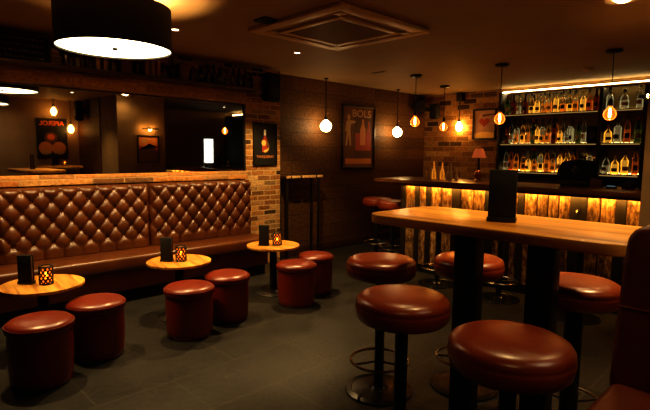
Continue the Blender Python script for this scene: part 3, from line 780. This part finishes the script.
MB().box(-.0, 4.75, -.085, -.060, 1.025, 1.0595).build('strip_cover', M['wood_counter'], bc)
hk = MB().tube([(bx(-1.575), -.005, .905), (bx(-1.575), -.03, .90), (bx(-1.575), -.045, .885), (bx(-1.575), -.045, .865), (bx(-1.575), -.03, .855)], .007, 8)
hk.lathe([(0, 0), (.018, 0), (.018, .006), (0, .006)], (bx(-1.575), -.0105, .905), 14, axis='y')
hk.build('bag_hook', M['chrome'], bc)

# things on the counter
M['carafe_amber'] = glass('amber_carafe', (0.9, 0.5, 0.12), 0.5, 0.15, (1.0, 0.5, 0.08), 0.07)  # slight emission imitates light caught in the glass; no lamp inside
M['carafe_clear'] = plain('carafe_glass', (0.55, 0.42, 0.24), 0.08, coat=.8)
def flute(loc, h, r, mat, label, grp):
    MBo = MB().lathe([(0, 0), (r * .95, 0), (r, .006), (r * .98, h * .40), (r * .62, h * .56), (r * .34, h * .68), (r * .30, h * .90), (r * .40, h * .97), (r * .36, h), (r * .22, h), (r * .22, h * .7), (0, h * .7)], n=14)
    o = MBo.build('carafe', mat, None, loc); tag(o, label, 'carafe', grp); return o
gl = [(-3.42, .10, .022, 'glass_clear'), (-3.375, .135, .026, 'glass_clear'), (-3.31, .21, .026, 'gold_liquid'), (-3.25, .15, .024, 'glass_clear'), (-3.195, .20, .027, 'gold_liquid'), (-3.135, .165, .022, 'glass_clear'), (-3.08, .195, .024, 'glass_clear'), (-3.02, .12, .022, 'glass_clear')]
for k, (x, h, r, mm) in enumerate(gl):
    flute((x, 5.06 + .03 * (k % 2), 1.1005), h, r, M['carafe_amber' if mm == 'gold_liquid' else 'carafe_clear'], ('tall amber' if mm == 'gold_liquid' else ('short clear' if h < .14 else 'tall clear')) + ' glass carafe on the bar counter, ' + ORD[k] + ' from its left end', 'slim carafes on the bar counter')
tl = thing('table_lamp', 'small table lamp with peach shade on the bar counter', 'lamp', (-2.775, 5.14, 1.1005))
MB().lathe([(0, 0), (.05, 0), (.05, .012), (.028, .02), (.045, .05), (.05, .075), (.03, .11), (.014, .125), (0, .125)], n=20).build('base', M['brass'], tl)
MB().lathe([(0, .1255), (.013, .1255), (.013, .27), (0, .27)], n=12).build('stem', M['black'], tl)
MB().lathe([(.080, .262), (.046, .365), (.042, .365), (.076, .262), (.080, .262)], n=24).build('lamp_shade', M['peach_shade'], tl)
MB().lathe([(0, .2705), (.014, .28), (.02, .31), (.012, .335), (0, .34)], n=12).build('bulb', M['bulb_warm'], tl)
pos = thing('till', 'black till terminal with pale round emblem on the bar counter', 'till', (-1.72, 5.12, 1.1005))
MB().box(-.13, .13, -.07, .10, 0, .06, .01).build('till_base', M['black'], pos)
scn = MB()
scn.poly([(-.17, -.03, .0605), (.15, -.03, .0605), (.17, -.03, .17), (.15, -.03, .245), (.02, -.03, .265), (-.13, -.03, .235), (-.17, -.03, .15)], thick=.05)
ts = scn.build('screen_housing', M['black_gloss'], pos)
em = MB().tube([(-.01 + .022 * math.cos(2 * PI * i / 20), -.0325, .165 + .026 * math.sin(2 * PI * i / 20)) for i in range(17)], .004, 6)
em.tube([(-.018, -.0325, .155), (-.004, -.0325, .175), (.010, -.0325, .185)], .004, 6)
em.build('emblem', M['chalk'], ts)
MB().lathe([(0, .2665), (.03, .27), (.035, .29), (.02, .305), (0, .308)], (.04, 0, 0), 16).build('camera_knob', M['black'], pos)
nb = thing('napkin_caddy', 'brown napkin caddy on the bar counter right of the till', 'caddy', (-1.515, 5.05, 1.1005))
MB().box(-.05, .05, -.04, .04, 0, .07, .003).build('tray', M['wood_counter'], nb)
for k, x in enumerate((-.03, .0, .03)): MB().box(x - .012, x + .012, -.03, .03, .0705, .088 - .004 * k, .001).build('napkin_stack', M['cardboard'], nb)
cr = thing('card_reader', 'small card reader with blue-lit face on the bar counter', 'card reader', (-1.375, 5.0, 1.1005), .3)
MB().box(-.045, .045, -.06, .06, 0, .022, .006).build('case', M['black'], cr)
MB().box(-.035, .035, .0, .05, .0222, .0235).build('screen', M['blue_glow'], cr)
for k, (x, h, w) in enumerate(((-1.25, .075, .06), (-1.17, .05, .05), (-1.30, .05, .035))):
    o = MB().lathe([(0, 0), (w * .55, 0), (w * .6, .006), (w * .66, h), (w * .58, h), (w * .52, .01), (0, .01)], n=18).build('bar_tub', M['steel'], None, (x, 5.12 + .05 * (k % 2), 1.1005))
    tag(o, ('tall', 'squat', 'small')[k] + ' dark metal tub on the bar counter near the partition', 'tub', 'metal tubs on the bar counter')

# ------------------------------------------------------------------ back bar shelving
bb = thing('back_bar', 'tall black back bar unit with three lit bottle shelves', 'shelving', (-3.45, BY, 0))
SX0, SX1 = -3.45, -1.60
MB().box(.0, 4.55, -.02, -.0005, .95, 2.30).build('back_panel', M['backpanel'], bb)
for x in (0.0, 1.355, 1.85):
    MB().box(x - .02, x + .02, -.36, -.0205, .95, 2.26 if x else 2.30, .003).build('upright', M['black'], bb)
SZ = (1.165, 1.565, 1.985)
for z in SZ:
    for xa, xb in ((.0205, 1.3345), (1.3755, 1.8295)):
        sh_ = MB().box(xa, xb, -.35, -.0205, z - .03, z, .002).build('shelf', M['wood_dark'], bb)
        MB().box(xa + .01, xb - .01, -.353, -.3502, z - .026, z - .012).build('shelf_edge_light', M['led_low'], sh_)
        MB().box(xa + .02, xb - .02, -.045, -.03, z + .0005, z + .0105).build('rear_light', M['led_rear'], sh_)
MB().box(-.1, 4.55, -.085, -.065, 2.330, 2.342).build('cove_light', M['led_shelf'], bb)
MB().box(-.1, 4.55, -.0595, -.0005, 2.318, 2.345).build('cove_rail', M['wood_dark'], bb)
MB().box(.0, 4.55, -.45, -.0205, .90, .949, .004).build('worktop', M['wood_dark'], bb)
MB().box(.02, 4.53, -.42, -.02, 0, .899).build('cupboards', M['black_matt'], bb)
MB().box(1.8705, 4.53, -.30, -.0205, .95, 2.295).build('closed_cupboard', M['black_matt'], bb)

# ------------------------------------------------------------------ bottles
def bottle_mesh(kind, liq, glassm, label_m, cap_m):
    """one mesh: glass body, liquid inside, label patch, cap"""
    prof = {'round': [(0, 0), (.036, 0), (.039, .006), (.039, .165), (.034, .185), (.016, .215), (.0135, .225), (.0135, .275)],
            'slim': [(0, 0), (.030, 0), (.032, .006), (.032, .19), (.026, .215), (.013, .25), (.0125, .31)],
            'squat': [(0, 0), (.044, 0), (.048, .008), (.048, .11), (.040, .135), (.017, .155), (.0145, .165), (.0145, .205)],
            'shoulder': [(0, 0), (.037, 0), (.04, .006), (.04, .145), (.036, .165), (.017, .178), (.014, .19), (.014, .255)],
            'flask': [(0, 0), (.040, 0), (.043, .006), (.036, .05), (.043, .14), (.030, .17), (.014, .19), (.013, .24)]}[kind]
    mb = MB()
    n = 4 if kind == 'square' else 14
    H_ = prof[-1][1]
    mb.lathe(prof + [(0, H_)], n=n, mi=0)
    body_h = [h for r, h in prof if r > .025][-1]
    fill = body_h * random.uniform(.55, .95)
    lp = [(0, .006)] + [(r - .003, max(h, .006)) for r, h in prof if r > .025 and h < fill]
    lp += [(lp[-1][0], fill), (0, fill)]
    mb.lathe(lp, n=12, mi=1)
    R = max(r for r, h in prof[:4])
    # label on the front half
    n0 = len(mb.bm.faces); z0, z1 = body_h * .25, body_h * .52; K = 7
    lo, hi = [], []
    for i in range(K + 1):
        a = -PI / 2 - .7 + 1.4 * i / K
        lo.append(mb.bm.verts.new(((R + .0012) * math.cos(a), (R + .0012) * math.sin(a), z0))); hi.append(mb.bm.verts.new(((R + .0012) * math.cos(a), (R + .0012) * math.sin(a), z1)))
    for i in range(K): mb.bm.faces.new([lo[i], lo[i + 1], hi[i + 1], hi[i]])
    mb._faces(n0, 2)
    rn = prof[-1][0]
    mb.lathe([(0, H_ - .025), (rn + .003, H_ - .025), (rn + .003, H_ + .008), (rn * .8, H_ + .012), (0, H_ + .012)], n=12, mi=3)
    return mb.mesh('bottle', [M[glassm], M[liq], M[label_m], M[cap_m]]), R
BT = []
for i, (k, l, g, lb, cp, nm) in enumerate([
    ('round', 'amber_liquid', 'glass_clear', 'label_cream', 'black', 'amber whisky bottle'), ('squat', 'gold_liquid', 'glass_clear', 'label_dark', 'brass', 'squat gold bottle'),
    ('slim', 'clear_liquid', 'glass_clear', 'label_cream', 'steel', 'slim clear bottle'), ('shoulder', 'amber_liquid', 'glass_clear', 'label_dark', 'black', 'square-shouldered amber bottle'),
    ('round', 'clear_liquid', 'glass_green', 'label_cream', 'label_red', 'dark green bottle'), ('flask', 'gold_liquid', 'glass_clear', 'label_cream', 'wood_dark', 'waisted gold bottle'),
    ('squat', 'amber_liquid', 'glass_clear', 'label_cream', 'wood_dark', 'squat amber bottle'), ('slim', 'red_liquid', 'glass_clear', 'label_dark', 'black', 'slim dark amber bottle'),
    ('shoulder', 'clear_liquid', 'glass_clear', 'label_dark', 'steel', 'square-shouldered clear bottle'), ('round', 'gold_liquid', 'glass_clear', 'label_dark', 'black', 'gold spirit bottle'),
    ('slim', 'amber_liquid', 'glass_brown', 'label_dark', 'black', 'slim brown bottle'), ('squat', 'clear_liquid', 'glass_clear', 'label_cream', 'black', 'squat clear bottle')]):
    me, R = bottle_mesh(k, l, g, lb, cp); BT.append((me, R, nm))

def put_bottle(me, R, loc, label, grp, s=1.0, sz=None):
    o = link('bottle', me, None, loc, random.uniform(-.5, .5)); o.scale = (s, s, sz or s)
    return tag(o, label, 'bottle', grp)
SH = {1.985: ('top', [4, 10, 2, 10, 9, 1, 0, 6, 5, 3, 9, 0, 1, 7, 10], [8, 11, 2]), 1.565: ('middle', [10, 2, 6, 9, 0, 4, 5, 3, 0, 10, 1, 11, 8, 4, 2], [1, 8, 7, 4]),
      1.165: ('bottom', [2, 7, 0, 3, 1, 6, 9, 0, 6, 5, 1, 0, 11, 9, 3], [11, 1, 5, 7])}
for z, (nm, lft, rgt) in SH.items():
    for half, kinds, xa, xb, where in (('l', lft, -3.365, -2.17, 'from the left end'), ('r', rgt, -2.015, -1.685, 'right of the shelf post')):
        n = len(kinds)
        if z == 1.565 and half == 'l': xb = -2.30
        for i, kd in enumerate(kinds):
            me, R, bn = BT[kd]
            x = xa + (xb - xa) * (i + .0) / (n - 1) + random.uniform(-.004, .004)
            s_ = random.uniform(1.05, 1.28)
            pitch = (xb - xa) / (n - 1)
            zs = min(s_, (.285 if nm == 'top' else .345) / max(v.co.z for v in me.vertices)); s_ = min(s_, pitch * .5 / R * .88)
            put_bottle(me, R, (x, 7.03 + random.uniform(-.02, .02), z + .0005), '%s on the %s bar shelf, %s %s' % (bn, nm, ORD[i], where), 'bottles on the %s back bar shelf' % nm, s_, zs)
# second row of bottles at the back of each shelf
for z, nm, ks, x0 in ((1.165, 'bottom', (2, 4, 8, 10, 2, 7, 9, 10, 2, 8), -3.10), (1.565, 'middle', (8, 0, 2, 9, 8, 2, 0, 2, 8), -3.28), (1.985, 'top', (10, 2, 8, 2, 9, 2, 8, 2, 0), -3.05)):
    for i, kd in enumerate(ks):
        me, R, bn = BT[kd]
        put_bottle(me, R, (x0 + i * .0935, 7.175, z + .0005), '%s in rear row of the %s bar shelf, %s from left' % (bn, nm, ORD[i]), 'rear row bottles on the %s shelf' % nm, 1.05, (.29 if nm == 'top' else .35) / max(v.co.z for v in me.vertices))
sb = thing('speaker_box', 'black box speaker on the middle back bar shelf beside the post', 'speaker', (-2.19, 7.06, 1.5655))
MB().box(-.065, .065, -.08, .10, 0, .22, .012).build('cabinet', M['black_matt'], sb)
MB().lathe([(0, 0), (.045, 0), (.045, .004), (.04, .006), (0, .006)], (0, -.0865, .09), 20, axis='y').build('grille', M['black'], sb)

M['glass_dimmed'] = glass('dimmed_bottle_glass', (0.45, 0.33, 0.2), 0.45)  # ledge bottle glass and liquid darkened to put the ledge's shade into them
M['liquid_dimmed'] = plain('dimmed_bottle_liquid', (0.22, 0.10, 0.03), 0.25)
LB = {}
for i, (k, l, g, lb, cp, nm) in enumerate([('round', 'liquid_dimmed', 'glass_dimmed', 'label_dark', 'black', 'dimmed round bottle'), ('slim', 'liquid_dimmed', 'glass_dimmed', 'label_cream', 'brass', 'dimmed slim bottle with a pale label'),
        ('squat', 'liquid_dimmed', 'glass_clear', 'label_cream', 'wood_dark', 'dimmed squat bottle'), ('shoulder', 'liquid_dimmed', 'glass_brown', 'label_cream', 'label_mute', 'brown square-shouldered bottle')]):
    me, R_ = bottle_mesh(k, l, g, lb, cp); LB[i] = (me, R_, nm)
# ------------------------------------------------------------------ things on the high ledge above the mirror
LX = AX + .10; LZ = 2.1355
bl = thing('menu_board', 'dark framed board with faint rows of writing on the high ledge', 'board', (AX + .06, 1.13, LZ), PI / 2)
MB().box(-.20, .20, -.012, .012, 0, .23, .003).build('panel', M['black_matt'], bl)
fb = MB()
for a in ((-.215, -.20, 0, .245), (.20, .215, 0, .245), (-.20, .20, .2305, .245)): fb.box(a[0], a[1], -.016, .016, a[2], a[3], .002)
fb.build('frame', M['wood_dark'], bl)
for r in range(4):
    wr = MB()
    x = -.17
    while x < .16:
        w = random.uniform(.012, .035); wr.box(x, x + w, -.0135, -.0125, .035 + r * .05, .035 + r * .05 + random.uniform(.008, .016)); x += w + .010
    wr.build('chalk_writing', M['chalk'], bl)
led = [(1.45, 4), (1.54, 2), (1.63, 9), (1.71, 'k'), (1.77, 'k'), (1.86, 10), (1.97, 'b'), (2.09, 4), (2.17, 'k'), (2.23, 'k'), (2.29, 'k'), (2.37, 10), (2.46, 0), (2.57, 'b'), (2.69, 2), (2.78, 7), (2.87, 4), (2.95, 8), (3.03, 1), (3.115, 10), (3.20, 5), (3.28, 0), (3.36, 4), (3.44, 11)]
nb_ = nk = nx = 0
for y, kd in led:
    if kd == 'k':
        hgt = random.uniform(.15, .19)
        o = thing('book', ORD[nk] + ' upright book from the left on the high ledge', 'book', (LX, y, LZ), 0, 'books on the high ledge'); nk += 1
        MB().box(-.06, .06, -.018, .018, 0, hgt, .002).build('cover', random.choice([M['red_ink'], M['tan_ink'], M['cream'], M['label_mute']]), o)
        MB().box(-.055, .061, -.014, .014, .003, hgt + .0015).build('pages', M['label_mute'], o)
    elif kd == 'b':
        o = thing('wooden_box', ('first' if nx == 0 else 'second') + ' small brown box from the left on the high ledge', 'box', (LX, y, LZ), 0, 'boxes on the high ledge'); nx += 1
        MB().box(-.05, .05, -.05, .05, 0, .14, .003).build('body', M['cardboard'], o)
        MB().box(-.052, .052, -.052, .052, .1405, .165, .003).build('lid', M['cardboard'], o)
    else:
        me, R, bn = LB[kd % 4]
        put_bottle(me, R, (LX, y, LZ), '%s on the high ledge, %s bottle from the left' % (bn, ORD[nb_]), 'bottles on the high ledge', .74); nb_ += 1

# ------------------------------------------------------------------ ceiling fittings
ac = thing('ceiling_cassette', 'square four-way air conditioning cassette in the ceiling', 'air conditioner', (-2.86, 2.93, CZ))
pa = MB()
h = .52
# rim frame with slots left between rim and centre grille
for (x0, x1, y0, y1) in ((-h, h, -h, -h + .10), (-h, h, h - .10, h), (-h, -h + .10, -h + .10, h - .10), (h - .10, h, -h + .10, h - .10)): pa.box(x0, x1, y0, y1, -.03, -.0005, .006)
pa.build('rim', M['ac'], ac)
inn = .345
ip = MB()
for (x0, x1, y0, y1) in ((-inn, inn, -inn, -inn + .05), (-inn, inn, inn - .05, inn), (-inn, -inn + .05, -inn + .05, inn - .05), (inn - .05, inn, -inn + .05, inn - .05)): ip.box(x0, x1, y0, y1, -.038, -.004, .004)
for sx in (-1, 1):
    for sy in (-1, 1): ip.box(min(sx * inn, sx * .415), max(sx * inn, sx * .415), min(sy * inn, sy * .415), max(sy * inn, sy * .415), -.034, -.004, .003)
ip.build('inner_frame', M['ac'], ac)
gr = MB(); gr.box(-inn + .05, inn - .05, -inn + .05, inn - .05, -.02, -.008)
for k in range(22):
    y = -inn + .06 + k * (2 * inn - .12) / 21; gr.box(-inn + .055, inn - .055, y - .005, y + .005, -.034, -.0205)
gr.build('intake_grille', M['ac_dark'], ac)
for k, (x0, x1, y0, y1) in enumerate(((-inn, inn, -.415, -.35), (-inn, inn, .35, .415), (-.415, -.35, -inn, inn), (.35, .415, -inn, inn))):
    MB().box(x0 + .01, x1 - .01, y0 + .004, y1 - .004, -.022, -.012).build('air_flap', M['ac_dark'], ac)

def downlight(x, y, label, bright=True):
    d = thing('downlight', label, 'lamp', (x, y, CZ), 0, 'recessed ceiling downlights')
    MB().lathe([(.027, -.004), (.045, -.006), (.047, -.0005), (.027, -.0005), (.027, -.004)], n=28).build('bezel', M['ac'], d)
    MB().lathe([(0, -.002), (.026, -.002), (.026, -.0008), (0, -.0008)], n=24).build('lens', M['spot_lens'], d)
    return d
DL = [(-3.83, 3.33, 'small white downlight in the ceiling near the brick pillar'),
      (-3.86, 2.02, 'downlight in the ceiling behind the drum lamp'),
      (-3.86, 0.85, 'downlight in the ceiling above the near left low table'),
      (-.45, 2.90, 'downlight in the ceiling by the partition, reflected in the mirror'),
      (-.10, 6.20, 'downlight in the ceiling at the far end behind the bar, reflected in the mirror'),
      (-1.75, 2.42, 'downlight in the ceiling over the left end of the high table'),
      (-.95, 2.05, 'downlight in the ceiling over the middle of the high table'),
      (.25, -.2, 'added unseen downlight behind the camera, brightening the booth seat')]  # no known fitting here; put in to lift the dark booth back
for x, y, l in DL: downlight(x, y, l)
rl = thing('ceiling_globe', 'round glowing ceiling light at the top right above the bar side', 'lamp', (-1.0, 3.60, CZ))
MB().lathe([(.06, -.012), (.10, -.016), (.105, -.0005), (.06, -.0005), (.06, -.012)], n=32).build('bezel', M['ac'], rl)
MB().lathe([(0, -.03), (.03, -.027), (.045, -.018), (.052, -.0008), (0, -.0008)], n=28).build('globe', M['bulb_white'], rl)
sq = thing('ceiling_vent', 'small black square vent beside the ceiling cassette', 'vent', (-3.07, 2.36, CZ))
MB().box(-.07, .07, -.07, .07, -.014, -.0005, .003).build('frame', M['black'], sq)
for k in range(4): MB().box(-.055, .055, -.05 + k * .03, -.04 + k * .03, -.018, -.0142).build('slat', M['black_matt'], sq)
sd = thing('smoke_detector', 'round smoke detector on the ceiling before the bar shelves', 'detector', (-2.03, 6.2, CZ))
MB().lathe([(0, -.04), (.035, -.038), (.05, -.025), (.055, -.012), (0, -.012)], n=24).build('housing', M['ac'], sd)
MB().lathe([(0, -.0115), (.06, -.0115), (.06, -.0005), (0, -.0005)], n=24).build('base', M['ac_dark'], sd)
vt = thing('slot_vent', 'thin dark slot vent in the ceiling beyond the cassette', 'vent', (-3.98, 4.80, CZ))
MB().box(-.11, .11, -.03, .03, -.006, -.0005, .002).build('frame', M['ac_dark'], vt)
MB().box(-.10, .10, -.02, .02, -.008, -.0062).build('slot', M['black'], vt)

# ------------------------------------------------------------------ lights in the fittings
def spot(x, y, z, power, ang, blend, col=(1.0, .68, .30), r=.03, aim=None):
    l = bpy.data.lights.new('spot', 'SPOT'); l.energy = power; l.spot_size = math.radians(ang); l.spot_blend = blend; l.color = col; l.shadow_soft_size = r
    o = bpy.data.objects.new('spot_lamp', l); COL.objects.link(o); o.location = (x, y, z)
    if aim: o.rotation_euler = (Vector(aim) - Vector((x, y, z))).to_track_quat('-Z', 'Y').to_euler()
    return o
for (x, y, l), p, a in zip(DL[:7], (128, 100, 100, 75, 4, 50, 26), (108, 98, 98, 96, 96, 80, 80)):
    wall = x < -3.5
    spot(x, y, CZ - .01, p, a, .35 if wall else .8, aim=(x - .25, y, 0) if wall else (x, y + .01, 0))
spot(-1.0, 3.60, CZ - .06, 8, 165, 1.0)
spot(.25, -.2, CZ - .01, 16, 100, .8, aim=(.1, 1.6, .8))  # added lamp that brightens the booth from out of view
for x, y, z, p in ((-3.28, 1.295, 2.048 + .265 - .095, 38), (.55, 1.80, 2.19 + .05, 8), (-.93, 4.05, 1.80, .9)):
    l = bpy.data.lights.new('bulb_light', 'POINT'); l.energy = p; l.color = (1.0, .62, .24); l.shadow_soft_size = .025
    o = bpy.data.objects.new('bulb_light', l); COL.objects.link(o); o.location = (x + .03, y + .03, z)

# ------------------------------------------------------------------ world, camera, view
w = bpy.data.worlds.new('World'); sc.world = w; w.use_nodes = True
w.node_tree.nodes['Background'].inputs[0].default_value = (0.02, 0.012, 0.006, 1)
w.node_tree.nodes['Background'].inputs[1].default_value = 0.3

def norm(v): return Vector(v).normalized()
F = 490.0
Yc = norm((830 - 325, -(158 - 205), -F)); Xc = -norm((-155 - 325, -(148 - 205), -F))
Zc = Xc.cross(Yc).normalized(); Xc = Yc.cross(Zc).normalized()
R = Matrix((Xc, Yc, Zc))
cd = bpy.data.cameras.new('camera'); cam = bpy.data.objects.new('camera', cd); COL.objects.link(cam)
cam.matrix_world = Matrix.Translation((0, 0, 1.4)) @ R.to_4x4()
cd.sensor_width = 36; cd.lens = F / 650 * 36; cd.clip_start = .05
sc.camera = cam
sc.view_settings.view_transform = 'Standard'; sc.view_settings.look = 'High Contrast'; sc.view_settings.exposure = 0.6; sc.view_settings.gamma = 1
